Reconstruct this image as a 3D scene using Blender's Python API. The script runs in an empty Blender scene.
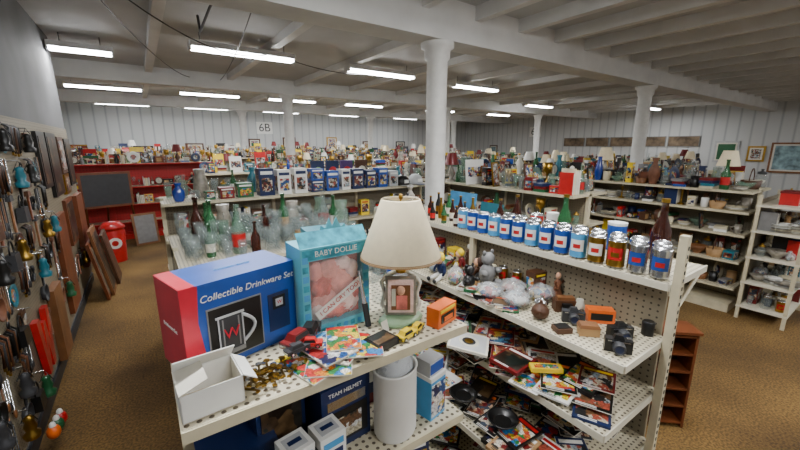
import bpy, math, random
from mathutils import Matrix, Vector
SC=bpy.context.scene
R=random.Random(7)
def hx(h):
    c=[int(h[i:i+2],16)/255 for i in (0,2,4)]
    return tuple(((x/12.92) if x<=.04045 else ((x+.055)/1.055)**2.4) for x in c)
MATS={}
def nodes(name):
    m=bpy.data.materials.new(name); m.use_nodes=True
    nt=m.node_tree; b=nt.nodes['Principled BSDF']; MATS[name]=m
    return m,nt,b
def objcoord(nt):
    return nt.nodes.new('ShaderNodeTexCoord').outputs['Object']
def mk(name,col,rough=.5,metal=0,var=.12,scale=15,alpha=1,emit=0,bump=0,coat=0):
    m,nt,b=nodes(name); c=hx(col) if isinstance(col,str) else col
    if var>0:
        n=nt.nodes.new('ShaderNodeTexNoise'); n.inputs['Scale'].default_value=scale; n.inputs['Detail'].default_value=3
        nt.links.new(objcoord(nt),n.inputs['Vector'])
        r=nt.nodes.new('ShaderNodeValToRGB'); r.color_ramp.elements[0].position=.3; r.color_ramp.elements[1].position=.7
        r.color_ramp.elements[0].color=(*[x*(1-var) for x in c],1); r.color_ramp.elements[1].color=(*[min(1,x*(1+var)) for x in c],1)
        nt.links.new(n.outputs['Fac'],r.inputs['Fac']); nt.links.new(r.outputs['Color'],b.inputs['Base Color'])
        if bump:
            bp=nt.nodes.new('ShaderNodeBump'); bp.inputs['Strength'].default_value=bump; bp.inputs['Distance'].default_value=.01
            nt.links.new(n.outputs['Fac'],bp.inputs['Height']); nt.links.new(bp.outputs['Normal'],b.inputs['Normal'])
    else: b.inputs['Base Color'].default_value=(*c,1)
    b.inputs['Roughness'].default_value=rough; b.inputs['Metallic'].default_value=metal
    b.inputs['Alpha'].default_value=alpha
    if coat: b.inputs['Coat Weight'].default_value=coat
    if emit:
        b.inputs['Emission Color'].default_value=(*c,1); b.inputs['Emission Strength'].default_value=emit
    return m
def mkprint(name,cols,scale=30,rough=.35):
    m,nt,b=nodes(name); N=nt.nodes.new; L=nt.links.new
    oc=objcoord(nt)
    n=N('ShaderNodeTexNoise'); n.inputs['Scale'].default_value=scale*1.3; n.inputs['Detail'].default_value=3; L(oc,n.inputs['Vector'])
    sc=N('ShaderNodeVectorMath'); sc.operation='SCALE'; sc.inputs['Scale'].default_value=1.6/scale; L(n.outputs['Color'],sc.inputs[0])
    ad=N('ShaderNodeVectorMath'); ad.operation='ADD'; L(oc,ad.inputs[0]); L(sc.outputs[0],ad.inputs[1])
    v=N('ShaderNodeTexVoronoi'); v.inputs['Scale'].default_value=scale; L(ad.outputs[0],v.inputs['Vector'])
    s=N('ShaderNodeSeparateColor'); L(v.outputs['Color'],s.inputs[0])
    r=N('ShaderNodeValToRGB'); r.color_ramp.interpolation='CONSTANT'
    e=r.color_ramp.elements
    while len(e)<len(cols): e.new(.5)
    for i,c in enumerate(cols):
        e[i].position=i/len(cols); e[i].color=(*hx(c),1)
    L(s.outputs[0],r.inputs['Fac'])
    n2=N('ShaderNodeTexNoise'); n2.inputs['Scale'].default_value=scale*4; n2.inputs['Detail'].default_value=2; L(oc,n2.inputs['Vector'])
    r2=N('ShaderNodeValToRGB'); r2.color_ramp.elements[0].position=.35; r2.color_ramp.elements[0].color=(.3,.28,.25,1); r2.color_ramp.elements[1].position=.6; r2.color_ramp.elements[1].color=(1,1,1,1); L(n2.outputs['Fac'],r2.inputs[0])
    mx=N('ShaderNodeMix'); mx.data_type='RGBA'; mx.blend_type='MULTIPLY'; mx.inputs[0].default_value=.8; L(r.outputs[0],mx.inputs[6]); L(r2.outputs[0],mx.inputs[7])
    L(mx.outputs[2],b.inputs['Base Color'])
    b.inputs['Roughness'].default_value=rough
def mkperf(name,col,hole,pitch,rad,vertical=False):
    m,nt,b=nodes(name); N=nt.nodes.new; L=nt.links.new
    s=N('ShaderNodeSeparateXYZ'); L(objcoord(nt),s.inputs[0])
    c=N('ShaderNodeCombineXYZ')
    if vertical:
        a=N('ShaderNodeMath'); a.operation='ADD'; L(s.outputs[0],a.inputs[0]); L(s.outputs[1],a.inputs[1])
        L(a.outputs[0],c.inputs[0]); L(s.outputs[2],c.inputs[1])
    else:
        L(s.outputs[0],c.inputs[0]); L(s.outputs[1],c.inputs[1])
    sc=N('ShaderNodeVectorMath'); sc.operation='SCALE'; sc.inputs['Scale'].default_value=1/pitch; L(c.outputs[0],sc.inputs[0])
    f=N('ShaderNodeVectorMath'); f.operation='FRACTION'; L(sc.outputs[0],f.inputs[0])
    d=N('ShaderNodeVectorMath'); d.operation='DISTANCE'; d.inputs[1].default_value=(.5,.5,0); L(f.outputs[0],d.inputs[0])
    t=N('ShaderNodeMath'); t.operation='LESS_THAN'; t.inputs[1].default_value=rad; L(d.outputs['Value'],t.inputs[0])
    mx=N('ShaderNodeMix'); mx.data_type='RGBA'; mx.inputs[6].default_value=(*hx(col),1); mx.inputs[7].default_value=(*hx(hole),1)
    L(t.outputs[0],mx.inputs[0]); L(mx.outputs[2],b.inputs['Base Color']); b.inputs['Roughness'].default_value=.5
# ---- palette
mk('cream','c8bfa2',.5); mk('white','e4e4df',.5,var=.04); mk('paper','d6d2c4',.7,var=.06); mk('edge','d6d1be',.5,var=.05)
mk('red','b81a1c',.35,coat=.2); mk('crimson','c01c34',.35); mk('darkred','6e1214',.4); mk('blue','1c4a9c',.35); mk('navy','14264f',.4); mk('sky','4a9ad0',.4)
mk('teal','5cb0c2',.4); mk('tealD','1e6f80',.4); mk('green','1f5b36',.4); mk('lime','8fbf4a',.4); mk('yellow','e8c81c',.35)
mk('orange','e0641a',.35); mk('pink','e7958c',.6); mk('brown','4d2e18',.5); mk('tan','a88458',.6); mk('black','111111',.35); mk('grey','7c7c7c',.5)
mk('dgrey','303134',.5); mk('lgrey','b4b6b8',.5); mk('purple','4b2f6b',.5); mk('skin','d9a686',.6,var=.04); mk('hair','3a2112',.8)
mk('silver','c6c8cc',.25,1); mk('gold','b08a3a',.3,1); mk('brass','9a7a35',.35,1); mk('amber','38150a',.1,coat=.5,alpha=.94); mk('gbottle','2f6b3f',.1,alpha=.8)
mk('glass','93a09e',.05,alpha=.2,var=0,coat=.8); mk('glassT','7ea08c',.07,alpha=.36,var=0,coat=.6); mk('gblue','1c3f9a',.08,alpha=.85,coat=.5)
mk('plastic','e6ecef',.12,alpha=.3,coat=.6,var=.05); mk('film','ffffff',.05,alpha=.06,coat=.6,var=0); mk('milk','cfcdbf',.2,var=.03); mk('ceram','8a8478',.3,var=.4,scale=20); mk('rust','6a4028',.6,var=.3)
mk('wood','6f3a1c',.45,scale=6,var=.3); mk('woodL','7a4f2c',.5,scale=6,var=.25); mk('card','c9b48c',.8)
mk('shade','f0e2bf',.8,var=.04,scale=60); mk('sage','8fb08a',.45)
mk('ceilp','babcbd',.7,var=.12,scale=1.3); mk('beamp','d6d6d4',.6,var=.08,scale=3); mk('colp','dededb',.5,var=.06)
mk('lwall','747577',.8,var=.15,scale=2); mk('fix','dadada',.5,var=0)
mk('tube',(.97,.985,1.0),.5,var=0,emit=36)
mkperf('perf','cdc5ab','5a5040',.0125*1.6,.24); mkperf('peg','857c68','332d22',.025,.16,True); mkperf('pegred','b01c1c','500a0a',.05,.14,True)
P1=['d8cdb0','a8282a','1d3e76','1c1c1c','c9a53d','4d84a4']; P2=['1d4f8e','d8d8d8','a22828','1d2753','c3a32c','e8e0d0']
P3=['c8bfa8','6a4a30','2a2a2a','98a8b0','a04a38','d8d8d8']; P4=['2b78b8','e0c830','c83a33','f0ece0','2f7a3f','d8822a']
P5=['2a2420','8a5a40','caa888','3a4a60','e0d8c8','701c1c']
for i,(p,s) in enumerate([(P1,42),(P2,38),(P3,40),(P4,55),(P5,45),(P3[::-1],28)]): mkprint('print%d'%i,p,s)
mkprint('darkpic',['2a2018','4a3826','1c2420','6a5236','33302a','241a14'],9)
PR=['print%d'%i for i in range(6)]
SOL=['red','blue','navy','white','paper','tealD','green','yellow','brown','black','tan','lgrey','darkred','cream','grey','dgrey','black','navy','darkred','white']
ANT=['ceram','tan','brown','milk','rust','black','dgrey','cream','darkred','green','navy','silver','brass','white','grey','tealD','wood','blue','red','black','brown','dgrey','red','navy']
# carpet
m,nt,b=nodes('carpet'); N=nt.nodes.new;L=nt.links.new
oc=objcoord(nt); n1=N('ShaderNodeTexNoise'); n1.inputs['Scale'].default_value=1.2; n1.inputs['Detail'].default_value=6; L(oc,n1.inputs['Vector'])
n2=N('ShaderNodeTexNoise'); n2.inputs['Scale'].default_value=70; n2.inputs['Detail'].default_value=2; L(oc,n2.inputs['Vector'])
r1=N('ShaderNodeValToRGB'); r1.color_ramp.elements[0].position=.3; r1.color_ramp.elements[0].color=(*hx('573f1c'),1); r1.color_ramp.elements[1].position=.7; r1.color_ramp.elements[1].color=(*hx('92703a'),1)
r2=N('ShaderNodeValToRGB'); r2.color_ramp.elements[0].position=.35; r2.color_ramp.elements[0].color=(.4,.4,.4,1); r2.color_ramp.elements[1].position=.65; r2.color_ramp.elements[1].color=(1,1,1,1)
L(n1.outputs['Fac'],r1.inputs[0]); L(n2.outputs['Fac'],r2.inputs[0])
mx=N('ShaderNodeMix'); mx.data_type='RGBA'; mx.blend_type='MULTIPLY'; mx.inputs[0].default_value=1; L(r1.outputs[0],mx.inputs[6]); L(r2.outputs[0],mx.inputs[7]); L(mx.outputs[2],b.inputs['Base Color']); b.inputs['Roughness'].default_value=.95
# corrugated wall
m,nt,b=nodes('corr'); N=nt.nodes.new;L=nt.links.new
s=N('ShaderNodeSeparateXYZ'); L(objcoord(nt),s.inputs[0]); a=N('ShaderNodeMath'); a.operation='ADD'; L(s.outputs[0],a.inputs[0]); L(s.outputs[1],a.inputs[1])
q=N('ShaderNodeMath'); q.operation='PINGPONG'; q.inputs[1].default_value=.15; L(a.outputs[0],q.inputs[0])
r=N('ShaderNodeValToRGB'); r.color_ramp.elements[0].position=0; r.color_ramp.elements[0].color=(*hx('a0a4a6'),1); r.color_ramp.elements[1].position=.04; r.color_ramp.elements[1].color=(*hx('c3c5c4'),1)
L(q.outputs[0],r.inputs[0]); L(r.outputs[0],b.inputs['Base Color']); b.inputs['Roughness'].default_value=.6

class MB:
    def __init__(s,name): s.n=name; s.v=[]; s.f=[]; s.mi=[]; s.sm=[]; s.ms=[]; s.st=[Matrix.Identity(4)]
    def push(s,M): s.st.append(s.st[-1]@M)
    def pop(s): s.st.pop()
    def add(s,vs,fs,mat,smooth=False):
        if mat not in s.ms: s.ms.append(mat)
        k=s.ms.index(mat); o=len(s.v); T=s.st[-1]
        s.v+= [T@Vector(p) for p in vs]
        for f in fs: s.f.append([o+i for i in f]); s.mi.append(k); s.sm.append(smooth)
    def box(s,x,y,z,sx,sy,sz,mat,rz=0,taper=1):
        c,d=math.cos(rz),math.sin(rz); vs=[]
        for k,(zz,tp) in enumerate(((z,1),(z+sz,taper))):
            for a,b in ((-1,-1),(1,-1),(1,1),(-1,1)):
                px,py=a*sx/2*tp,b*sy/2*tp; vs.append((x+px*c-py*d,y+px*d+py*c,zz))
        s.add(vs,[(3,2,1,0),(4,5,6,7),(0,1,5,4),(1,2,6,5),(2,3,7,6),(3,0,4,7)],mat)
    def bx(s,x0,x1,y0,y1,z0,z1,mat): s.box((x0+x1)/2,(y0+y1)/2,z0,x1-x0,y1-y0,z1-z0,mat)
    def lathe(s,x,y,z,prof,mat,seg=12,sx=1,sy=1,smooth=True,cap=True,jit=0):
        vs=[];fs=[];n=len(prof)
        for (r,h) in prof:
            for i in range(seg):
                a=2*math.pi*i/seg; rr=max(r,.0004)*(1+(R.uniform(-jit,jit) if jit else 0))
                vs.append((x+rr*sx*math.cos(a),y+rr*sy*math.sin(a),z+h+(R.uniform(-jit,jit)*.03 if jit else 0)))
        for j in range(n-1):
            for i in range(seg):
                k=(i+1)%seg; fs.append((j*seg+i,j*seg+k,(j+1)*seg+k,(j+1)*seg+i))
        s.add(vs,fs,mat,smooth)
        if cap:
            o=[]
            if prof[0][0]>.001: o.append(tuple(range(seg-1,-1,-1)))
            if prof[-1][0]>.001: o.append(tuple(range((n-1)*seg,n*seg)))
            if o: s.add(vs,o,mat)
    def sph(s,x,y,z,rx,ry,rz,mat,seg=12,n=8,jit=0):
        s.lathe(x,y,z,[(rx*math.sin(math.pi*i/n),-rz*math.cos(math.pi*i/n)) for i in range(n+1)],mat,seg,1,ry/rx,True,False,jit)
    def tube(s,pts,r,mat,seg=6,r2=None):
        pts=[Vector(p) for p in pts]; vs=[];fs=[];n=len(pts)
        for i,p in enumerate(pts):
            d=(pts[min(i+1,n-1)]-pts[max(i-1,0)]).normalized()
            u=d.cross(Vector((0,0,1))); u=u.normalized() if u.length>.05 else Vector((1,0,0)); w=d.cross(u)
            rr=r if r2 is None else r+(r2-r)*i/(n-1)
            for k in range(seg):
                a=2*math.pi*k/seg; vs.append(p+(u*math.cos(a)+w*math.sin(a))*rr)
        for j in range(n-1):
            for i in range(seg):
                k=(i+1)%seg; fs.append((j*seg+i,j*seg+k,(j+1)*seg+k,(j+1)*seg+i))
        fs+= [tuple(range(seg)),tuple(range((n-1)*seg,n*seg))]
        s.add(vs,fs,mat,True)
    def build(s,bevel=0):
        if not s.v: return None
        xs=[p.x for p in s.v];ys=[p.y for p in s.v];zs=[p.z for p in s.v]
        o=Vector(((min(xs)+max(xs))/2,(min(ys)+max(ys))/2,min(zs)))
        me=bpy.data.meshes.new(s.n); me.from_pydata([p-o for p in s.v],[],s.f)
        for m in s.ms: me.materials.append(MATS[m])
        me.polygons.foreach_set('material_index',s.mi); me.polygons.foreach_set('use_smooth',s.sm); me.update()
        ob=bpy.data.objects.new(s.n,me); ob.location=o; SC.collection.objects.link(ob)
        if bevel:
            bv=ob.modifiers.new('b','BEVEL'); bv.width=bevel; bv.segments=2; bv.limit_method='ANGLE'
        return ob
def TR(x,y,z,rz=0,rx=0,ry=0): return Matrix.Translation((x,y,z))@Matrix.Rotation(rz,4,'Z')@Matrix.Rotation(ry,4,'Y')@Matrix.Rotation(rx,4,'X')
def text(parent,txt,size,M,mat,name='lettering',align='CENTER',ext=.0004,sh=0):
    c=bpy.data.curves.new(name,'FONT'); c.body=txt; c.size=size; c.align_x=align; c.align_y='CENTER'; c.extrude=ext; c.shear=sh; c.materials.append(MATS[mat])
    o=bpy.data.objects.new(name,c); SC.collection.objects.link(o)
    if parent is not None:
        o.parent=parent; o.matrix_parent_inverse=Matrix.Translation(-parent.location)
    o.matrix_basis=M
    return o
RX=math.pi/2
# ---- item library (origin at base)
def handle(mb,x,y,z,r,h,mat,a=0,th=.005):
    c,d=math.cos(a),math.sin(a)
    mb.tube([(x+c*(r+h*.45*math.sin(t*math.pi/5)),y+d*(r+h*.45*math.sin(t*math.pi/5)),z+h*.15+h*.7*t/5) for t in range(6)],th,mat,5)
def item(mb,k,x,y,z,rng,far=False):
    sg=8 if far else 12; s=rng.uniform(.65,1.2); c=rng.choice(ANT); G=rng.choice(['glass','glass','glassT','glass','glass'])
    if k=='tumbler': mb.lathe(x,y,z,[(.024*s,0),(.034*s,.12*s),(.031*s,.12*s),(.022*s,.01)],G,sg,cap=False)
    elif k=='goblet': mb.lathe(x,y,z,[(.032*s,0),(.03*s,.004),(.005,.01),(.005,.07*s),(.03*s,.1*s),(.036*s,.16*s),(.03*s,.16*s),(.02*s,.1*s)],G,sg,cap=False)
    elif k=='bottle':
        c=rng.choice(['amber','gbottle','glassT','glassT','gbottle','glass']); mb.lathe(x,y,z,[(.033*s,0),(.035*s,.01),(.035*s,.14*s),(.013*s,.19*s),(.012*s,.25*s),(.015*s,.25*s),(.015*s,.265*s)],c,sg)
        if rng.random()<.4: mb.lathe(x,y,z,[(.0358*s,.04*s),(.0358*s,.11*s)],rng.choice(['paper','red','tan','white']),sg,cap=False)
    elif k=='mug':
        c=rng.choice(['white','navy','tan','brown','glass','ceram','cream','black']); mb.lathe(x,y,z,[(.036*s,0),(.04*s,.01),(.04*s,.11*s),(.035*s,.11*s),(.033*s,.01)],c,sg,cap=False); handle(mb,x,y,z,.038*s,.1*s,c,rng.uniform(0,6))
    elif k=='stein': mb.lathe(x,y,z,[(.04*s,0),(.045*s,.01),(.04*s,.13*s),(.035*s,.13*s),(.033*s,.01)],G,sg,cap=False); handle(mb,x,y,z,.04*s,.12*s,G,rng.uniform(0,6),.006)
    elif k=='vase':
        c=rng.choice(['ceram','milk','rust','brown','glassT','darkred','green','cream','black','gblue','tealD']); q=rng.uniform(.6,1.1); mb.lathe(x,y,z,[(.035*s*q,0),(.03*s,.01),(.055*s*q,.08*s),(.05*s*q,.13*s),(.02*s,.18*s),(.02*s,.2*s),(.034*s*q,.23*s),(.028*s*q,.23*s)],c,sg)
    elif k=='bowl': mb.lathe(x,y,z,[(.035*s,0),(.035*s,.012),(.075*s,.05*s),(.085*s,.075*s),(.08*s,.075*s),(.05*s,.03*s)],rng.choice(['glass','milk','tan','ceram','glassT','woodL']),sg)
    elif k=='pitcher':
        c=rng.choice(['glass','glass','glassT','ceram']); mb.lathe(x,y,z,[(.045*s,0),(.06*s,.06*s),(.05*s,.14*s),(.038*s,.18*s),(.048*s,.23*s),(.042*s,.23*s)],c,sg); handle(mb,x,y,z,.05*s,.2*s,c,rng.uniform(0,6),.007)
    elif k=='figurine':
        mb.lathe(x,y,z,[(.035*s,0),(.035*s,.012),(.026*s,.015),(.034*s,.05*s),(.018*s,.1*s),(.026*s,.13*s),(.008*s,.155*s)],c,sg); mb.sph(x,y,z+.175*s,.019*s,.019*s,.024*s,rng.choice(['skin','milk','tan','hair']),8,6)
        mb.tube([(x-.022*s,y,z+.135*s),(x-.04*s,y,z+.1*s),(x-.02*s,y-.02*s,z+.08*s)],.006*s,c,5); mb.tube([(x+.022*s,y,z+.135*s),(x+.042*s,y,z+.11*s),(x+.035*s,y-.02*s,z+.14*s)],.006*s,c,5)
    elif k=='box':
        w=rng.uniform(.07,.13);d=rng.uniform(.05,.1);h=rng.uniform(.05,.22);a=rng.uniform(-.2,.2); c=rng.choice(SOL)
        mb.push(TR(x,y,z,a)); mb.box(0,0,0,w,d,h,c); mb.box(0,-d/2-.0008,h*.2,w*.8,.0015,h*.55,rng.choice(PR)); mb.box(-w/2-.0008,0,h*.2,.0015,d*.8,h*.55,rng.choice(PR)); mb.box(0,-d/2-.001,h*.82,w*.7,.002,h*.08,rng.choice(['white','yellow','red'])); mb.pop()
    elif k=='flatbox':
        for i in range(rng.randint(2,5)): mb.box(x,y,z+i*.025,.13*s+.02,.1,.024,rng.choice(SOL),rng.uniform(-.2,.2))
    elif k=='books':
        n=rng.randint(3,5); xx=-.05
        for i in range(n):
            w=rng.uniform(.015,.03);h=rng.uniform(.14,.22); mb.box(x+xx+w/2,y,z,w*.95,.12,h,rng.choice(SOL)); mb.box(x+xx+w/2,y-.001,z+.004,w*.7,.12,h-.008,'paper'); xx+=w
    elif k=='jar':
        mb.lathe(x,y,z,[(.038*s,0),(.042*s,.01),(.042*s,.1*s),(.03*s,.12*s)],G,sg); mb.lathe(x,y,z,[(.032*s,.118*s),(.034*s,.12*s),(.034*s,.14*s),(.01*s,.145*s),(.012*s,.165*s)],rng.choice(['silver','dgrey','gold','glass']),sg)
    elif k=='lamp':
        mb.lathe(x,y,z,[(.05*s,0),(.05*s,.015),(.015*s,.03),(.045*s,.09*s),(.012*s,.16*s),(.006,.22*s)],rng.choice(['brass','milk','brown','ceram']),sg); mb.lathe(x,y,z,[(.085*s,.19*s),(.05*s,.32*s)],rng.choice(['shade','white','darkred','shade']),sg,cap=False)
    elif k=='plate':
        mb.push(TR(x,y,z+.1*s,rng.uniform(-.3,.1),RX-.2)); c2=rng.choice(['milk','ceram','navy','glassT','cream']); mb.lathe(0,0,0,[(.05*s,0),(.055*s,.004),(.095*s,.016),(.09*s,.018),(.05*s,.008)],c2,16); mb.lathe(0,0,.009,[(.045*s,0),(.045*s,.001)],rng.choice(PR),14); mb.pop(); mb.box(x,y+.015,z,.08,.05,.015,'brown')
    elif k=='platestack':
        for i in range(rng.randint(3,6)): mb.lathe(x,y,z+i*.012,[(.045*s,0),(.09*s,.014),(.085*s,.016),(.04*s,.006)],rng.choice(['milk','cream','ceram','white']),sg+4)
    elif k=='candlestick': mb.lathe(x,y,z,[(.035*s,0),(.03*s,.012),(.008,.025),(.012,.05*s),(.006,.08*s),(.012,.12*s),(.014,.14*s)],rng.choice(['brass','silver','black']),sg); mb.lathe(x,y,z+.14*s,[(.007,0),(.006,.08)],rng.choice(['milk','darkred','cream']),6)
    elif k=='basket': mb.lathe(x,y,z,[(.055*s,0),(.07*s,.07*s),(.065*s,.07*s),(.05*s,.01)],rng.choice(['tan','woodL','brown']),sg); mb.tube([(x+.066*s*math.cos(t*math.pi/8),y,z+.065*s+.1*s*math.sin(t*math.pi/8)) for t in range(9)],.005,'brown',5)
    elif k=='radio':
        mb.push(TR(x,y,z,rng.uniform(-.3,.3))); mb.box(0,0,0,.15*s,.07*s,.1*s,rng.choice(['brown','black','wood','cream'])); mb.box(-.03*s,-.036*s,.02*s,.07*s,.003,.06*s,'tan')
        for i in (0,1): mb.push(TR(.045*s,-.036*s,(.03+.04*i)*s,0,RX)); mb.lathe(0,0,0,[(.012*s,0),(.01*s,.01)],'silver',8); mb.pop()
        mb.pop()
    elif k=='sign': 
        w=rng.uniform(.14,.26);h=rng.uniform(.12,.3); mb.push(TR(x,y,z,rng.uniform(-.2,.2),-.1)); mb.bx(-w/2,w/2,0,.01,0,h,rng.choice(['red','navy','white','black','green','yellow'])); mb.bx(-w*.4,w*.4,-.002,0,h*.3,h*.7,rng.choice(PR+['white'])); mb.pop()
    elif k=='bag':
        mb.sph(x,y,z+.05*s,.055*s,.05*s,.05*s,'plastic',10,7,jit=.15); mb.sph(x,y,z+.038*s,.045*s,.04*s,.036*s,rng.choice(PR),8,6,jit=.2); mb.sph(x,y,z+.105*s,.015*s,.015*s,.02*s,'plastic',6,4,jit=.2)
    elif k=='trophy': mb.box(x,y,z,.06*s,.06*s,.03*s,'black'); mb.lathe(x,y,z+.03*s,[(.02*s,0),(.007,.02*s),(.007,.07*s),(.035*s,.1*s),(.042*s,.17*s),(.038*s,.17*s)],'gold',sg); handle(mb,x,y,z+.1*s,.035*s,.07*s,'gold',0,.004); handle(mb,x,y,z+.1*s,.035*s,.07*s,'gold',3.14,.004)
    elif k=='teddy':
        c=rng.choice(['tan','brown','milk','rust','grey','black']); mb.sph(x,y,z+.05*s,.04*s,.035*s,.05*s,c,10,6); mb.sph(x,y,z+.12*s,.032*s,.03*s,.03*s,c,10,6)
        for i in (-1,1): mb.sph(x+i*.025*s,y,z+.148*s,.012*s,.006*s,.012*s,c,6,5); mb.sph(x+i*.042*s,y-.02*s,z+.065*s,.014*s,.025*s,.014*s,c,6,5); mb.sph(x+i*.028*s,y-.04*s,z+.016*s,.016*s,.03*s,.016*s,c,6,5)
    elif k=='frame':
        w=rng.uniform(.1,.16);h=rng.uniform(.13,.24); mb.push(TR(x,y,z,rng.uniform(-.25,.25),-.15)); f=rng.choice(['gold','black','brown','woodL'])
        mb.bx(-w/2,w/2,0,.012,0,h,f); mb.bx(-w/2+.015,w/2-.015,-.001,.002,.015,h-.015,rng.choice(PR)); mb.pop()
    elif k=='car':
        c=rng.choice(['red','yellow','blue','green','orange','black']); car(mb,x,y,z,s,c,rng.uniform(-.6,.6))
    elif k=='can':
        can(mb,x,y,z,rng.choice([('blue','white'),('red','white'),('gold','red'),('green','white')]),sg)
    elif k=='clock':
        mb.push(TR(x,y,z+.075*s,rng.uniform(-.3,.1),RX)); mb.lathe(0,0,-.02,[(.06*s,0),(.065*s,.02),(.058*s,.04)],rng.choice(['gold','black','brown']),16); mb.lathe(0,0,.021,[(.05*s,0),(.05*s,.001)],'milk',16); mb.box(0,0,.022,.004,.06*s,.001,'black'); mb.pop(); mb.box(x,y,z,.07*s,.04,.02*s,'brown')
def car(mb,x,y,z,s,c,a):
    mb.push(TR(x,y,z,a)@Matrix.Scale(s,4))
    mb.box(0,0,.008,.085,.036,.014,c); mb.box(-.004,0,.022,.05,.032,.014,c,taper=.72); mb.box(-.004,0,.0235,.046,.0335,.009,'black',taper=.8)
    for i in (-1,1):
        for j in (-1,1):
            mb.push(TR(i*.026,j*.016,.009,0,RX)); mb.lathe(0,0,-.004,[(.009,0),(.009,.008)],'black',10); mb.lathe(0,0,-.0045,[(.005,0),(.005,.009)],'silver',8); mb.pop()
    mb.box(.043,0,.012,.003,.03,.006,'silver'); mb.box(-.043,0,.012,.003,.03,.006,'silver'); mb.pop()
def can(mb,x,y,z,cc,sg=16):
    a,b=cc; mb.lathe(x,y,z,[(.024,0),(.0325,.008)],'silver',sg); mb.lathe(x,y,z,[(.0328,.008),(.0328,.11)],a,sg,cap=False); mb.lathe(x,y,z,[(.0325,.11),(.027,.121),(.025,.118)],'silver',sg)
    n=7; vs=[];
    for i in range(n+1):
        t=math.radians(-215)+i*math.radians(100)/n
        for h in (.035,.085): vs.append((x+.0334*math.cos(t),y+.0334*math.sin(t),z+h))
    mb.add(vs,[(2*i,2*i+2,2*i+3,2*i+1) for i in range(n)],b,True)
    vs=[]
    for i in range(5):
        t=math.radians(-190)+i*math.radians(50)/4
        for h in (.048,.066): vs.append((x+.034*math.cos(t),y+.034*math.sin(t),z+h))
    mb.add(vs,[(2*i,2*i+2,2*i+3,2*i+1) for i in range(4)],'red' if b!='red' else 'gold',True)
FT={'tumbler':.072,'goblet':.078,'bottle':.078,'mug':.095,'stein':.1,'vase':.11,'bowl':.17,'pitcher':.14,'figurine':.085,'box':.13,'flatbox':.17,'books':.13,'jar':.09,'lamp':.17,'plate':.18,'platestack':.18,'candlestick':.07,'basket':.14,'radio':.17,'trophy':.1,'teddy':.12,'frame':.16,'car':.1,'can':.075,'clock':.14,'sign':.24,'bag':.12}
def fill(name,x0,x1,y0,y1,z,kinds,seed,far=False,dens=.98,pitch=.12,sc=1):
    rng=random.Random(seed); mb=MB(name); ax=(x1-x0)>=(y1-y0)
    L0,L1,W0,W1=(x0,x1,y0,y1) if ax else (y0,y1,x0,x1)
    nr=max(1,int((W1-W0)/pitch))
    for r in range(nr):
        w=W0+(r+.5)*(W1-W0)/nr; l=L0+.02
        while l<L1-.05:
            k=rng.choice(kinds); f=FT[k]
            if l+f>L1: k='jar'; f=.09
            if l+f>L1: break
            if rng.random()<dens:
                jw=w+rng.uniform(-.01,.01); a,b=(l+f/2,jw) if ax else (jw,l+f/2)
                mb.push(TR(a,b,z+.001)@Matrix.Scale(sc,4)); item(mb,k,0,0,0,rng,far); mb.pop()
            l+=f+rng.uniform(0,.012)
    return mb.build()
GL=['tumbler','goblet','tumbler','goblet','pitcher','vase','bowl','jar','bottle','stein']
MX=['figurine','vase','box','plate','jar','mug','frame','clock','lamp','bowl','books','bottle','figurine','box','candlestick','basket','radio','trophy','teddy','platestack','goblet','pitcher','tumbler','sign','box','flatbox','sign','frame','box']
BX=['box','box','books','frame','box','can','flatbox']
def gondola(x0,x1,y0,y1,levels,top=1.37,axis='y',c='cream',pg='peg',name='retail_shelving_unit'):
    mb=MB(name); cx,cy=(x0+x1)/2,(y0+y1)/2
    mb.bx(x0+.02,x1-.02,y0+.02,y1-.02,0,.1,c)
    for z in levels+[top]:
        mb.bx(x0,x1,y0,y1,z-.025,z-.001,c); mb.bx(x0+.004,x1-.004,y0+.004,y1-.004,z-.001,z,'perf')
    if axis=='y': 
        mb.bx(cx-.012,cx+.012,y0+.01,y1-.01,.1,top-.03,pg); n=max(1,round((y1-y0)/.95))
        for i in range(n+1):
            yy=y0+.015+(y1-y0-.03)*i/n; mb.box(cx,yy,0,.05,.03,top+.02,c)
    else:
        mb.bx(x0+.01,x1-.01,cy-.012,cy+.012,.1,top-.03,pg); n=max(1,round((x1-x0)/.95))
        for i in range(n+1):
            xx=x0+.015+(x1-x0-.03)*i/n; mb.box(xx,cy,0,.03,.05,top+.02,c)
    return mb.build()
# ================= ROOM
def shell(name,x0,x1,y0,y1,z0,z1,m):
    mb=MB(name); mb.bx(x0,x1,y0,y1,z0,z1,m); return mb.build()
CZ=3.15
shell('floor',-4.2,15.2,-4.2,15.2,-.1,0,'carpet')
shell('ceiling',-4.2,15.2,-4.2,15.2,CZ,CZ+.1,'ceilp')
shell('wall_left',-.9,-.75,-4,6.5,0,CZ,'lwall')
shell('wall_left_far',-4.2,-4,6.35,15,0,CZ,'corr'); shell('wall_left_return',-4,-.9,6.35,6.5,0,CZ,'corr')
shell('wall_back',-4.2,15.2,15,15.2,0,CZ,'corr'); shell('wall_right',15,15.2,-4,15,0,CZ,'corr'); shell('wall_front',-.9,15.2,-4.2,-4,0,CZ,'corr')
shell('baseboard_left',-.75,-.735,-4,6.5,0,.1,'dgrey')
def beam(y,zb,xs):
    shell('ceiling_beam',-4 if y>6.5 else -.75,15,y-.15,y+.15,zb,CZ,'beamp')
    for x in xs:
        mb=MB('support_column'); mb.lathe(x,y,0,[(.13,0),(.13,.05),(.1,.06),(.1,zb-.16),(.12,zb-.14),(.125,zb-.06),(.16,zb-.04),(.16,zb)],'colp',20); mb.build()
beam(2.9,2.8,[2.47,7.0]); beam(8.0,2.88,[-1.8,2.7,7.2,11.4]); beam(12.2,2.88,[-1.8,2.7,7.2,11.4])
mb=MB('ceiling_joists')
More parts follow.
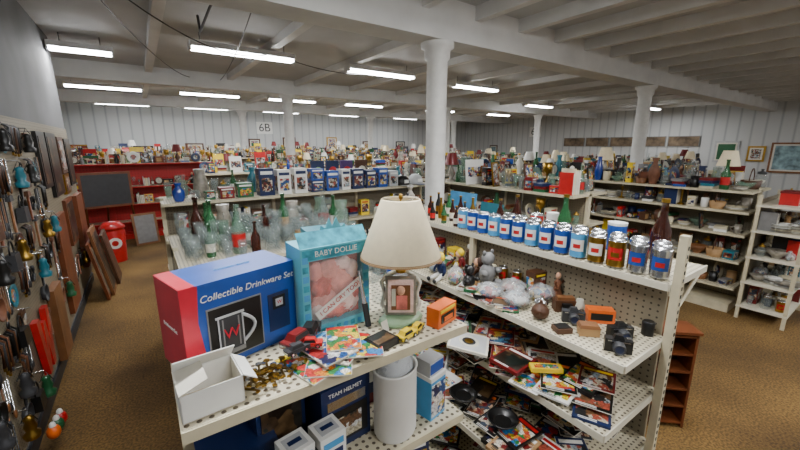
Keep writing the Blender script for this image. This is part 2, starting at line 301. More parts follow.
for i in range(24):
    x=-.4+i*.65
    mb.bx(x-.04,x+.04,-4,2.75,CZ-.13,CZ,'beamp')
for i in range(12):
    x=.3+i*1.28
    for a,b_ in ((3.05,7.85),(8.15,12.05),(12.35,15)): mb.bx(x-.05,x+.05,a,b_,CZ-.1,CZ,'beamp')
mb.build()
mb=MB('ceiling_cables')
for (x0,y0,x1,y1,sag) in [(-.3,3.1,1.6,5.2,.25),(1.6,5.2,3.6,5.4,.12),(-.3,3.1,.9,7.8,.15),(.9,3.1,1.4,7.8,.1)]:
    mb.tube([(x0+(x1-x0)*t/12,y0+(y1-y0)*t/12,CZ-.12-sag*4*(t/12)*(1-t/12)) for t in range(13)],.006,'black',5)
mb.tube([(.62,3.1,CZ-.2),(.62,3.6,CZ-.2),(.62,4.2,CZ-.24),(.64,4.4,CZ-.05)],.012,'dgrey',6)
mb.build()
LC=(.985,.985,.985)
def fixture(x,y,z=2.95,P=38,L=1.2):
    h=L/2
    mb=MB('fluorescent_light_fixture'); mb.bx(x-h-.02,x+h+.02,y-.09,y+.09,z+.03,z+.09,'fix')
    mb.bx(x-h-.02,x-h-.005,y-.09,y+.09,z-.01,z+.03,'fix'); mb.bx(x+h+.005,x+h+.02,y-.09,y+.09,z-.01,z+.03,'fix')
    for d in (-.045,.045): mb.push(TR(x-h,y+d,z+.012,0,0,RX)); mb.lathe(0,0,0,[(.019,0),(.019,L)],'tube',8); mb.pop()
    mb.tube([(x-h+.1,y,z+.09),(x-h+.1,y,CZ)],.006,'grey',5); mb.tube([(x+h-.1,y,z+.09),(x+h-.1,y,CZ)],.006,'grey',5)
    ob=mb.build()
    l=bpy.data.lights.new('tube_glow','AREA'); l.shape='RECTANGLE'; l.size=L; l.size_y=.14; l.energy=P; l.color=LC
    lo=bpy.data.objects.new('tube_glow',l); SC.collection.objects.link(lo); lo.parent=ob; lo.matrix_parent_inverse=Matrix.Translation(-ob.location); lo.location=(x,y,z-.02)
fixture(-.42,6.15,L=.58,P=22)
for x,y in ((1.25,5.2),(3.35,5.3),(5.7,5.5),(9.8,6.9),(13.2,5.3)): fixture(x,y)
for x in (-.4,1.5,3.4,5.5,8.4,11.3): fixture(x,9.7,P=30)
for x in (-.2,1.9,4.2,6.6,9.5): fixture(x,13.2,P=20)
for x,y in ((.3,1.0),(2.4,.9),(.9,-1.6),(3.4,-1.4),(6,-1.8),(9,-1.8),(12,-1)): fixture(x,y,P=42)
def signtext(t,M,nm='aisle_sign'):
    mb=MB(nm); mb.push(M); mb.bx(-.3,.3,0,.01,-.22,.22,'white'); mb.pop(); ob=mb.build(); text(ob,t,.42,M@TR(0,-.004,0,0,RX),'black')
signtext('6B',TR(14.985,10.6,2.45,-RX)); signtext('6B',TR(4.1,14.985,2.5))
def wallpic(x,y,z,w,h,fr,pr,rz,nm='framed_picture'):
    mb=MB(nm); mb.push(TR(x,y,z,rz)); mb.bx(-w/2,w/2,-.03,0,-h/2,h/2,fr); mb.bx(-w/2+.05,w/2-.05,-.034,-.03,-h/2+.05,h/2-.05,'paper'); mb.bx(-w/2+.09,w/2-.09,-.037,-.034,-h/2+.09,h/2-.09,pr); mb.pop(); return mb.build()
mk('land','7f9aa0',.6,var=.6,scale=7); mk('mural','6f5f4c',.8,var=.6,scale=5)
for (y,z,w,h,f,p) in [(2.2,1.5,1.0,.85,'woodL','land'),(3.7,1.65,.6,.65,'lgrey','green'),(3.0,1.6,.4,.45,'gold','print2'),(1.0,1.6,.5,.7,'black','print5'),(13,1.6,.5,.5,'brown','land')]:
    wallpic(14.995,y,z,w,h,f,p,-RX)
for i in range(5):
    mb=MB('vintage_photo_panel'); mb.bx(14.96,14.99,4.4+i*.96,5.3+i*.96,1.8,2.15,'grey'); mb.bx(14.955,14.96,4.42+i*.96,5.28+i*.96,1.82,2.13,'mural'); mb.build()
for i in range(8): wallpic(-1.5+i*1.7+R.uniform(-.3,.3),14.995,R.uniform(1.6,2),R.uniform(.4,.8),R.uniform(.4,.6),R.choice(['brown','black','gold']),R.choice(PR),0)
# ================= GONDOLAS
gondola(0.0,.68,.65,1.22,[.25,.52,.8,1.09],axis='x')
gondola(.1,1.38,2.2,3.1,[.3,.62,.92],1.2,'x')
gondola(.1,3.05,3.6,4.15,[.35,.7,1.05],1.37,'x')
gondola(3.35,4.0,1.9,5.0,[.35,.7,1.05]); gondola(5.2,5.95,1.0,5.6,[.3,.6,.9,1.15]); gondola(7.3,8.0,2.2,6,[.35,.7,1.05],1.3); gondola(9.5,10.2,3.0,6.5,[.35,.7,1.05],1.3); gondola(11.9,12.6,3.5,6.5,[.35,.7,1.05],1.3);
gondola(.7,4.6,6.3,6.9,[.35,.7,1.05],1.42,'x'); gondola(5.4,10,7.2,7.8,[.35,.7,1.05],1.42,'x')
gondola(-2.6,1.5,8.95,9.6,[.35,.7,1.05],1.5,'x','red','pegred'); gondola(2.3,6.5,9.2,9.8,[.35,.7,1.05],1.45,'x')
gondola(-3,3,11.2,11.8,[.35,.7,1.05],1.5,'x'); gondola(3.8,11,11.2,11.8,[.35,.7,1.05],1.5,'x'); gondola(-2,8,13.6,14.2,[.35,.7,1.05],1.6,'x')
# fills
fill('glassware_assortment',.12,1.36,2.31,3.06,1.2,['tumbler','goblet','tumbler','goblet','pitcher','stein','tumbler','stein','bottle'],11,pitch=.085)
fill('glass_bottle_row',.13,1.3,2.21,2.3,1.2,['bottle','tumbler','stein','goblet'],12)
fill('glassware_assortment',.12,1.3,2.22,2.5,.92,GL,18); fill('glassware_assortment',.12,.6,2.24,2.5,.62,GL,13)
fill('glassware_assortment',1.45,2.9,3.85,4.1,1.37,GL,14,sc=1.15)
fill('boxed_collectibles',.15,3.0,3.62,3.86,1.05,BX+['jar'],15); fill('boxed_collectibles',.15,1.6,3.63,3.85,.7,MX,16)
k=20
FK=['plate','mug','jar','bottle','vase','box','lamp','books','bowl','platestack','radio','candlestick','platestack','pitcher','box','frame','flatbox','basket','clock']
for (x0,x1,y0,y1,top,kinds) in [(3.37,3.98,1.92,4.98,1.37,MX+GL),(5.22,5.93,1.02,5.58,1.37,FK),(7.32,7.98,2.2,5.98,1.3,MX),(9.52,10.18,3.0,6.48,1.3,MX),(11.92,12.58,3.5,6.5,1.3,MX)]:
    k+=1; fill('antique_assortment',x0,x1,y0,y1,top,kinds,k,far=True,pitch=.13,sc=1.2)
    for lv in ((1.05,.7,.35) if x0!=5.22 else (1.15,.9,.6,.3)):
        k+=1; fill('shelf_bric_a_brac',x0+.02,x0+.3,y0,y1,lv,[q for q in kinds if q not in('lamp','sign')] if x0!=5.22 else [q for q in FK if q not in('lamp','pitcher','bottle','vase')]+['mug','bowl','box'],k,far=True,pitch=.11,sc=1.12)
for (x0,x1,y0,y1,top) in [(.72,4.58,6.32,6.88,1.42),(5.42,9.98,7.22,7.78,1.42),(-2.58,1.48,8.97,9.58,1.5),(2.32,6.48,9.22,9.78,1.45),(-2.9,2.9,11.2,11.8,1.5),(3.8,11,11.2,11.8,1.5),(-1.9,7.9,13.6,14.2,1.6)]:
    k+=1; fill('antique_assortment',x0,x1,y0,y1,top,MX,k,far=True,pitch=.15,sc=1.1)
    for lv in (1.05,.7):
        k+=1; fill('shelf_bric_a_brac',x0,x1,y0,y0+.22,lv,MX,k,far=True,pitch=.16)
mb=MB('endcap_shelf_rack')
for z in (.15,.42,.7,.98,1.25): mb.bx(5.15,6.0,.55,.95,z-.02,z,'edge')
for x in (5.17,5.98): 
    for y in (.57,.93): mb.box(x,y,0,.03,.03,1.35,'cream')
mb.bx(5.17,5.98,.93,.94,.1,1.3,'peg')
mb.build()
for i,z in enumerate((.15,.42,.7,.98)): fill('shelf_bric_a_brac',5.2,5.95,.58,.91,z,['mug','jar','bowl','tumbler','can','figurine','box','platestack','books','bag'],60+i,far=True,pitch=.11,sc=1.1)
fill('shelf_bric_a_brac',5.62,5.95,.58,.91,1.25,['mug','box','bowl','jar','plate'],66,far=True)
mb=MB('boxed_bobbleheads')
spec=[(.62,'darkred','print0',.12,.1),(.78,'green','print3',.14,.13),(.98,'navy','print4',.14,.26),(1.15,'white','print1',.13,.24),(1.32,'white','print2',.13,.25),(1.5,'navy','print1',.14,.12),(1.5,'blue','print1',.14,.12),(1.67,'blue','print2',.14,.21),(1.83,'white','print5',.1,.22),(1.98,'navy','print4',.14,.22),(2.15,'navy','print1',.13,.2),(2.31,'blue','print1',.12,.22),(2.46,'lgrey','print2',.12,.18)]
lastx=None
for (x,c,p,w,h) in spec:
    z=1.371+(.12 if x==lastx else 0); lastx=x
    mb.box(x,3.71,z,w,.14,h,c); mb.box(x,3.639,z+h*.15,w*.7,.003,h*.5,p); mb.box(x,3.639,z+h*.78,w*.8,.003,h*.12,'white' if c!='white' else 'navy'); mb.box(x-w/2-.001,3.71,z+h*.15,.002,.11,h*.6,p)
mb.build()
mb=MB('blue_glass_vase')
mb.lathe(.24,3.7,1.371,[(.035,0),(.05,.04),(.05,.09),(.02,.13),(.032,.16)],'gblue',16); mb.build()
fill('collectible_tins',.3,.55,3.64,3.76,1.37,['jar','box','mug'],17)
fill('glassware_assortment',.12,1.4,3.85,4.1,1.37,GL,19)
for i,(x,y,c) in enumerate([(2.62,3.7,'black'),(2.84,3.72,'lgrey')]):
    mb=MB('baseball_cap'); mb.lathe(x,y,1.371,[(.095,0),(.098,.04),(.08,.09),(.045,.118),(.008,.125)],c,16); mb.sph(x,y,1.5,.01,.01,.006,c,8,4)
    mb.add([(x-.08,y-.06,1.377),(x-.085,y-.12,1.377),(x-.05,y-.17,1.372),(x+.0,y-.18,1.372),(x+.05,y-.17,1.372),(x+.085,y-.12,1.377),(x+.08,y-.06,1.377)],[(0,1,2,3,4,5,6)],'navy' if i else 'white'); mb.box(x,y-.097,1.4,.06,.012,.04,'white'); mb.build()
mb=MB('display_riser'); mb.bx(1.7,2.7,4.3,4.55,0,1.3,'dgrey'); mb.build()
mb=MB('framed_memorabilia')
for i,(x,c) in enumerate([(1.8,'navy'),(2.0,'navy'),(2.2,'purple'),(2.42,'brown')]):
    mb.bx(x-.085,x+.085,4.35,4.38,1.301,1.66,c); mb.push(TR(x,4.345,1.53,0,RX)); mb.lathe(0,0,0,[(.055,0),(.055,.003)],['lime','red','red','paper'][i],16); mb.pop()
mb.build()
mb=MB('poster_board_stack'); 
for i,(x,c,w,h) in enumerate([(2.98,'tealD',.3,.3),(3.04,'sky',.42,.36)]): mb.push(TR(x,2.6+i*.5,.95,.0,0,.12)); mb.bx(0,.015,-w/2,w/2,0,h,c); mb.pop()
mb.bx(2.92,3.25,2.3,3.5,0,.95,'edge'); mb.build()
mb=MB('storage_box_stack')
for i in range(4): mb.bx(2.72,2.88,2.3+i*.3,2.56+i*.3,.9,1.12,['blue','navy','red','darkred','blue'][i]); mb.bx(2.71,2.89,2.29+i*.3,2.57+i*.3,1.12,1.14,'white')
mb.bx(2.7,2.89,2.28,3.5,0,.9,'lgrey'); mb.build()
# ================= LEFT WALL ITEMS
WX=-.749
def wb(nm,y,z,w,h,d,c,inner=None):
    mb=MB(nm); mb.bx(WX,WX+d,y-w/2,y+w/2,z-h/2,z+h/2,c)
    if inner: mb.bx(WX+d,WX+d+.004,y-w/2+.04,y+w/2-.04,z-h/2+.04,z+h/2-.04,inner)
    return mb.build()
wb('pegboard_panel',4.2,1.1,4.58,1.9,.012,'peg')
WX=-.736
for (y,z,w,h,c,p) in [(4.62,1.72,.34,.5,'black','darkpic'),(5.1,1.66,.5,.62,'black','darkpic'),(5.62,1.74,.34,.4,'brown','print5'),(6.1,1.65,.42,.55,'black','darkpic'),(5.45,1.02,.45,.5,'wood','darkpic'),(5.62,1.42,.3,.22,'gold','print4')]:
    wb('framed_picture',y,z,w,h,.03,c,p)
wb('carved_panel',4.75,.72,.45,.95,.04,'wood'); wb('carved_panel',3.95,.42,.3,.6,.05,'woodL'); wb('carved_panel',6.1,.8,.5,.9,.05,'wood')
mb=MB('red_team_plaque'); 
pw=[(-.18,.42),(-.1,.42),(-.065,.16),(-.025,.36),(.025,.36),(.065,.16),(.1,.42),(.18,.42),(.1,0),(.04,0),(0,.2),(-.04,0),(-.1,0)]
mb.push(TR(WX+.01,3.38,.28,RX)); mb.add([(a,0,b_) for a,b_ in pw]+[(a,-.035,b_) for a,b_ in pw],
   [tuple(range(13)),tuple(range(25,12,-1))]+[(i,(i+1)%13,(i+1)%13+13,i+13) for i in range(13)],'red'); mb.pop(); mb.build()
rw=random.Random(5); DK=['black','black','dgrey','rust','brown','green','dgrey','brass','grey','wood','dgrey','black','silver','tealD','black']
def hang(kind,y,z):
    if kind=='pan':
        mb=MB('hanging_frying_pan'); mb.push(TR(WX,y,z,0,0,RX)); mb.lathe(0,0,0,[(.05,0),(.068,.03),(.063,.03),(.05,.008)],rw.choice(['black','dgrey','rust']),16); mb.pop(); mb.tube([(WX+.02,y,z+.06),(WX+.02,y,z+.15)],.008,'black')
    elif kind=='spoon':
        mb=MB('hanging_utensils')
        for i in range(4): yy=y+i*.035-.05; l=rw.uniform(.12,.22); mb.tube([(WX+.015,yy,z+.1-l),(WX+.015,yy,z+.1)],.004,rw.choice(['silver','woodL','black']),5); mb.sph(WX+.015,yy,z+.08-l,.008,.016,.028,rw.choice(['dgrey','black','woodL','dgrey']),8,6)
    elif kind=='plate':
        mb=MB('decorative_plate'); mb.push(TR(WX+.004,y,z,0,0,RX)); mb.lathe(0,0,0,[(.05,0),(.075,.015),(.07,.017),(.045,.008)],rw.choice(['rust','green','tealD','brass']),20); mb.lathe(0,0,.009,[(.04,0),(.04,.002)],rw.choice(PR),14); mb.pop()
    elif kind=='tool':
        mb=MB('antique_hand_tool'); l=rw.uniform(.1,.16); mb.tube([(WX+.02,y,z-l),(WX+.02,y,z+.08)],.009,rw.choice(['woodL','wood','rust'])); mb.box(WX+.022,y,z+.07,.025,rw.uniform(.05,.1),.035,rw.choice(['dgrey','rust','black']),taper=.8)
    elif kind=='lant':
        mb=MB('hanging_lantern'); c=rw.choice(DK); mb.lathe(WX+.055,y,z-.08,[(.034,0),(.04,.03),(.022,.045),(.03,.075),(.02,.11),(.026,.125),(.01,.14)],c,12); mb.tube([(WX+.02,y,z+.02),(WX+.055,y,z+.1),(WX+.09,y,z+.02)],.003,'black',4); mb.tube([(WX,y,z+.1),(WX+.055,y,z+.1)],.004,'silver',4)
    elif kind=='bag':
        mb=MB('hanging_packet'); mb.bx(WX+.01,WX+.025,y-.045,y+.045,z-.07,z+.07,rw.choice(DK+['paper','tan'])); mb.bx(WX+.025,WX+.027,y-.035,y+.035,z-.055,z+.04,rw.choice(PR)); mb.tube([(WX,y,z+.08),(WX+.06,y,z+.08)],.003,'silver',4)
    elif kind=='strap':
        mb=MB('hanging_belts')
        for i in range(5):
            yy=y-.05+i*.025; l=rw.uniform(.13,.2); c=rw.choice(['black','brown','dgrey','black','rust']); mb.tube([(WX+.01,yy,z+.1),(WX+.035,yy,z+.08),(WX+.03,yy+rw.uniform(-.01,.01),z+.1-l)],.008,c,5); mb.box(WX+.03,yy,z+.08-l,.012,.016,.02,rw.choice(['brass','dgrey']))
    elif kind=='horse':
        mb=MB('hanging_horseshoe'); mb.tube([(WX+.012,y+.05*math.sin(t*.55-2.2),z-.06*math.cos(t*.55-2.2)) for t in range(9)],.011,rw.choice(['rust','dgrey','black']),6)
    elif kind=='purse':
        mb=MB('hanging_handbag'); mb.box(WX+.035,y,z-.09,.05,.12,.1,rw.choice(['black','dgrey','brown','black']),taper=.85); mb.tube([(WX+.035,y+.045*math.cos(t*math.pi/8),z+.01+.08*math.sin(t*math.pi/8)) for t in range(9)],.005,'black',5)
    mb.build()
KD=['pan','spoon','plate','tool','lant','bag','spoon','purse','tool','strap','strap','horse','pan','purse','lant']
for r,z0 in enumerate((1.88,1.65,1.42,1.2,.98,.76,.54,.32)):
    for i in range(29):
        y=2.1+i*.155+rw.uniform(-.01,.01)+.06*(r%2); z=z0+rw.uniform(-.015,.015)
        if z0==.32 and i>7: continue
        if y>6.35 or (y>4.35 and z>1.3) or (5.1<y<5.75 and .7<z<1.36) or (4.45<y<5.05 and z<1.3) or (5.75<y and z<1.36) or (3.12<y<3.64 and z<.88) or (3.74<y<4.18 and z<.85): continue
        hang(rw.choice(KD),y,z)
mb=MB('fishing_bobbers')
for i,(y,c) in enumerate([(2.75,'orange'),(2.85,'green'),(2.95,'red')]): mb.sph(WX+.11,y,.12-.02*i+.04,.035,.035,.045,c,12,8); mb.sph(WX+.11,y,.2-.02*i,.018,.018,.028,'white',8,6)
mb.build()
mb=MB('leaning_picture_frames')
for i,(y,h,c) in enumerate([(5.45,.72,'wood'),(5.6,.85,'woodL'),(6.05,.7,'brown')]):
    mb.push(TR(-.53+.04*i,y,0,0,0,-.16)); mb.bx(0,.03,0,.5,0,h,c); mb.bx(.03,.033,.05,.45,.06,h-.06,['mural','darkpic','brown'][i]); mb.pop()
mb.build()
mb=MB('easel_chalkboard'); mb.push(TR(-.55,8.4,0,.25)); mb.bx(-.38,.38,0,.03,.75,1.38,'wood'); mb.bx(-.34,.34,-.006,0,.79,1.34,'dgrey'); mb.tube([(-.33,.02,.8),(-.38,-.08,0)],.018,'wood'); mb.tube([(.33,.02,.8),(.38,-.08,0)],.018,'wood'); mb.tube([(0,.03,1.3),(0,.4,0)],.018,'wood'); mb.pop(); mb.build()
mb=MB('red_waste_can'); mb.push(TR(-.5,7.35,0)@Matrix.Scale(.9,4)); mb.lathe(0,0,0,[(.15,0),(.18,.55),(.17,.57),(.17,.6),(.19,.61),(.19,.64),(.12,.72),(.02,.74)],'red',20); mb.push(TR(.02,-.168,.36,0.1,RX+.06)); mb.lathe(0,0,0,[(.1,0),(.1,.006)],'white',16); mb.lathe(0,0,.006,[(.05,0),(.05,.004)],'red',12); mb.pop(); mb.pop(); mb.build()
mb=MB('leaning_mirror'); mb.push(TR(-.05,8.3,0,.3,-.15)); mb.bx(-.2,.2,0,.03,0,.6,'woodL'); mb.bx(-.16,.16,-.004,0,.04,.56,'grey'); mb.pop(); mb.build()
# ================= FOREGROUND SHELF A
ZT=1.371
M=TR(.03,.80,ZT,math.radians(15)); W,D,H=.26,.14,.2
mb=MB('drinkware_gift_box'); mb.push(M)
mb.bx(0,W,0,D,0,H,'blue'); mb.bx(-.0015,0,0,D,0,H,'crimson'); mb.bx(-.001,.022,-.0012,0,0,H,'crimson')
mb.add([(.022,-.0012,0),(.055,-.0012,0),(.036,-.0012,.05),(.028,-.0012,.12),(.034,-.0012,H),(.022,-.0012,H)],[tuple(range(6))],'crimson')
mb.bx(0,.03,0,D,H,H+.0006,'crimson')
mb.bx(.045,.168,-.002,0,.015,.142,'grey'); mb.bx(.048,.165,-.003,-.002,.018,.139,'black'); mb.bx(.185,.24,-.002,0,.035,.13,'navy')
mb.add([(.066,-.005,.032),(.117,-.005,.032),(.121,-.005,.12),(.062,-.005,.12)],[(0,1,2,3)],'dgrey'); mb.bx(.06,.123,-.0065,-.005,.115,.12,'lgrey'); mb.bx(.063,.12,-.0065,-.005,.026,.036,'grey')
for q in (.064,.117): mb.bx(q,q+.003,-.006,-.005,.036,.115,'lgrey')
for q in (.073,.108): mb.bx(q,q+.003,-.0058,-.005,.04,.11,'grey')
mb.tube([(.119+.028*math.sin(t*math.pi/8),-.005,.045+.065*t/8) for t in range(9)],.004,'lgrey',5)
mb.bx(.196,.229,-.0035,-.002,.09,.123,'black'); mb.bx(.203,.222,-.0045,-.0035,.097,.116,'lgrey')
mb.pop(); ob=mb.build()
text(ob,'Collectible Drinkware Set',.021,M@TR(.145,-.002,.167,0,RX),'white',sh=.2); text(ob,'W',.034,M@TR(.092,-.007,.075,0,RX),'crimson',ext=.001); text(ob,'W',.012,M@TR(.2125,-.005,.1065,0,RX),'red')
text(ob,'Drinkware Set',.013,M@TR(-.0025,.07,.1,-RX,RX),'white'); text(ob,'Collector Series',.013,M@TR(.14,.07,H+.001,0),'sky')
# doll box
M=TR(.285,.82,ZT,math.radians(2)); W,D,H=.19,.1,.235
mb=MB('baby_doll_box'); mb.push(M)
mk('pinkc','d8766c',.7,var=.35,scale=30,bump=.6); mk('tealp','2f8fa4',.5,var=.5,scale=40); mk('cloth','e39c92',.7,var=.3,scale=25,bump=.8); mk('lace','f0cfc8',.7,var=.15,scale=40,bump=.8)
mb.bx(0,W,.03,D,0,H,'teal'); mb.bx(0,.02,0,.03,0,H,'teal'); mb.bx(W-.02,W,0,.03,0,H,'teal'); mb.bx(.02,W-.02,0,.03,0,.028,'teal'); mb.bx(.02,W-.02,0,.03,H-.033,H,'teal')
mb.bx(.02,W-.02,.027,.0305,.028,H-.033,'pinkc')
for (x,z,rx,rz,c) in [(.085,.075,.06,.04,'cloth'),(.13,.075,.035,.04,'lace'),(.06,.125,.03,.035,'pinkc'),(.115,.125,.045,.04,'cloth'),(.145,.15,.022,.03,'lace'),(.08,.165,.035,.028,'cloth'),(.12,.175,.025,.02,'lace'),(.045,.06,.022,.025,'lace'),(.045,.165,.02,.025,'pink'),(.15,.1,.016,.04,'pinkc'),(.1,.05,.05,.018,'pinkc')]: mb.sph(x,.02,z,rx,.015,rz,c,18,10,jit=.16)
mb.bx(.02,W-.02,.001,.0015,.028,H-.033,'film')
for a in range(9): mb.bx(.004+.021*a,.016+.021*a,-.001,0,.005,.018,['tealp','sky'][a%2])
for a in range(8):
    for xx in (.003,W-.017): mb.bx(xx,xx+.014,-.001,0,.03+.024*a,.046+.024*a,['tealp','sky'][a%2])
mb.bx(.004,W-.004,-.0006,0,H-.03,H-.004,'tealp')
mb.push(TR(.1,-.002,.09,0,0,-.5)); mb.bx(-.075,.075,0,.001,-.013,.013,'white'); mb.pop()
mb.add([(0,.004,H),(W,.004,H),(W,.03,H+.035),(0,.03,H+.035)],[(0,1,2,3)],'tealp'); mb.pop(); ob=mb.build()
text(ob,'I CAN CRY TOO!',.017,M@TR(.1,-.003,.09,0,0,-.5)@TR(0,0,0,0,RX),'red'); text(ob,'BABY DOLLIE',.02,M@TR(W/2,-.001,H-.017,0,RX),'white')
mb=MB('toy_crown_box'); mb.push(TR(.37,.99,ZT,-.1)@Matrix.Scale(.86,4)); mb.bx(0,.16,0,.1,0,.27,'tealD'); mb.bx(.01,.15,-.002,0,.19,.255,'tealp')
cp=[(.04,.27),(.045,.29),(.06,.28),(.075,.315),(.085,.285),(.1,.315),(.115,.28),(.13,.29),(.135,.27)]
mb.add([(a,0,b_) for a,b_ in cp]+[(a,.004,b_) for a,b_ in cp],[tuple(range(9)),tuple(range(17,8,-1))]+[(i,i+1,i+10,i+9) for i in range(8)],'teal'); mb.pop(); mb.build()
# lamp
LX,LY=.545,.775
mb=MB('table_lamp')
mb.lathe(LX,LY,ZT,[(.058,0),(.062,.006),(.054,.014),(.03,.018)],'sage',28,1.1,.75)
mb.push(TR(LX,LY,ZT+.018,-.6))
for s_ in (-1,1): mb.tube([(s_*.036,0,0),(s_*.052,0,.03),(s_*.044,0,.06),(s_*.052,0,.095),(s_*.036,0,.115)],.0065,'milk',8); mb.tube([(s_*.036,.0,.115),(s_*.015,0,.125),(0,0,.127)],.0065,'milk',8)
mb.bx(-.042,.042,-.01,.01,.002,.115,'ceram'); mb.bx(-.035,.035,-.012,.012,.01,.105,'lace'); mb.bx(-.026,.026,-.0135,.0135,.018,.09,'woodL'); mb.bx(-.012,.018,-.0145,.0145,.02,.06,'pinkc'); mb.sph(0,-.014,.075,.012,.006,.014,'skin',8,6); mb.bx(-.025,-.014,-.0145,.0145,.03,.08,'milk'); mb.pop()
mb.lathe(LX,LY,ZT+.142,[(.014,0),(.016,.012),(.009,.02),(.009,.06)],'gold',12)
for a in range(3): 
    t=a*2.1; mb.tube([(LX,LY,ZT+.33),(LX+.05*math.cos(t),LY+.05*math.sin(t),ZT+.34)],.0015,'silver',4)
mb.lathe(LX,LY,ZT+.185,[(.108,0),(.109,.004),(.052,.155),(.05,.158),(.051,.153),(.106,.003)],'shade',40,cap=False); mb.lathe(LX,LY,ZT+.185,[(.1095,0),(.1085,.007)],'tan',40,cap=False)
mb.sph(LX,LY,ZT+.25,.022,.022,.03,'milk',12,8); mb.tube([(LX,LY,ZT+.19),(LX,LY,ZT+.345)],.003,'brass',6); mb.sph(LX,LY,ZT+.348,.006,.006,.008,'brass',8,6); mb.build()
mb=MB('open_cardboard_carton'); mb.push(TR(.055,.715,ZT,.05)); w,d,h=.105,.09,.055
for a in ((-w/2,-w/2+.002,-d/2,d/2),(w/2-.002,w/2,-d/2,d/2),(-w/2,w/2,-d/2,-d/2+.002),(-w/2,w/2,d/2-.002,d/2)): mb.bx(*a,0,h,'white')
mb.bx(-w/2,w/2,-d/2,d/2,0,.002,'card'); mb.push(TR(0,d/2,h,0,-.75)); mb.bx(-w/2,w/2,-.06,0,0,.002,'white'); mb.pop()
mb.push(TR(-w/2,0,h,0,0,-.35)); mb.bx(.0,.05,-d/2,d/2,0,.002,'paper'); mb.pop(); mb.push(TR(w/2,0,h,0,0,.6)); mb.bx(.0,.03,-d/2,d/2,0,.002,'white'); mb.pop(); mb.pop(); mb.build()
mb=MB('brass_trinket_pile')
for i in range(26):
    x,y,z,a=.165+R.uniform(-.045,.045),.725+R.uniform(-.035,.03),ZT+.003+R.uniform(0,.018),R.uniform(0,3)
    mb.push(TR(x,y,z,a)); mb.tube([(-.02,0,0),(.015,0,0)],.0022,'brass',5); mb.push(TR(.02,0,-.002)); mb.lathe(0,0,0,[(.007,0),(.007,.003)],R.choice(['brass','gold','silver']),10); mb.pop(); mb.box(-.017,.004,-.001,.006,.007,.003,'brass'); mb.pop()
mb.build()
def mag(mb,x,y,z,a,w,h,p,rng,tilt=0):
    th=rng.choice([.003,.003,.004,.014,.008]); mb.push(TR(x,y,z,a,0,tilt)); bc=rng.choice(['navy','white','darkred','black','paper','black','tan','green','dgrey'])
    mb.box(0,0,0,w,h,th,bc if th>.005 else 'paper'); mb.box(0,0,th,w-.002,h-.002,.0006,bc); mb.box(0,h*.38,th+.0006,w*.8,h*.1,.0005,rng.choice(['yellow','red','white','orange','white'])); mb.box(0,-h*.06,th+.0006,w*.86,h*.68,.0005,p)
    for i in range(2): mb.box(-w*.1,-h*(.42+.04*i),th+.0008,w*.5,h*.018,.0005,'white'if bc in('navy','darkred','black','green','dgrey') else 'black')
    mb.pop()
mb=MB('comic_book_stack')
for i,(x,y,a,w,h,p) in enumerate([(.26,.72,.3,.1,.14,'print3'),(.30,.705,-.5,.1,.14,'print3'),(.34,.73,-.9,.1,.14,'print4'),(.36,.70,1.1,.09,.13,'print3'),(.30,.73,.2,.09,.13,'print1'),(.35,.74,-.4,.08,.11,'print3')]): mb.push(TR(x,y,ZT+i*.0045,a)); mb.box(0,0,0,w,h,.003,'paper'); mb.box(0,0,.003,w-.002,h-.002,.0008,p); mb.box(0,h*.42,.0038,w*.9,h*.1,.0005,['yellow','sky','red'][i%3]); mb.pop()
mb.build()
mb=MB('toy_race_car'); car(mb,.25,.765,ZT+.028,1.0,'darkred',.5); car(mb,.285,.785,ZT+.028,.95,'black',.9); car(mb,.235,.735,ZT+.028,.65,'dgrey',.2); car(mb,.27,.74,ZT+.028,.6,'red',-.5); mb.build()
mb=MB('toy_sports_car'); car(mb,.5,.685,ZT,.7,'yellow',.25); car(mb,.545,.70,ZT,.6,'yellow',.5); mb.build()
mb=MB('cassette_case'); mb.box(.43,.695,ZT,.07,.055,.018,'black',.2); mb.box(.43,.695,ZT+.018,.055,.04,.001,'darkpic',.2); mb.build()
mb=MB('toy_car_package'); mb.push(TR(.63,.70,ZT,.25)); mb.box(0,0,0,.085,.04,.055,'orange'); mb.box(0,-.021,.012,.06,.002,.024,'black'); mb.box(0,-.023,.016,.04,.002,.012,'orange'); mb.box(0,-.021,.042,.07,.002,.008,'yellow'); mb.pop(); mb.build()
mb=MB('sheath_knife'); mb.tube([(.45,.79,ZT+.004),(.442,.795,ZT+.07)],.008,'black',8); mb.tube([(.442,.795,ZT+.07),(.432,.803,ZT+.16)],.006,'silver',6,.002); mb.build()
mb=MB('price_tag_card'); mb.push(TR(.475,.74,ZT,.3,-.3)); mb.bx(-.012,.012,0,.001,0,.03,'paper'); mb.pop(); mb.build()
mb=MB('glass_candy_jar'); mb.lathe(.63,.86,ZT,[(.03,0),(.034,.01),(.034,.06),(.026,.075),(.03,.08),(.03,.09),(.008,.1),(.01,.115)],'glassT',16); mb.lathe(.57,.92,ZT,[(.03,0),(.03,.09),(.012,.11),(.012,.14)],'glass',14); mb.lathe(.65,.96,ZT,[(.025,0),(.03,.08),(.02,.1)],'gblue',14); mb.build()
fill('collectible_tins',.04,.34,1.02,1.2,1.37,['jar','box','mug'],81); fill('collectible_tins',.56,.68,1.02,1.2,1.37,['jar','figurine','mug'],82)
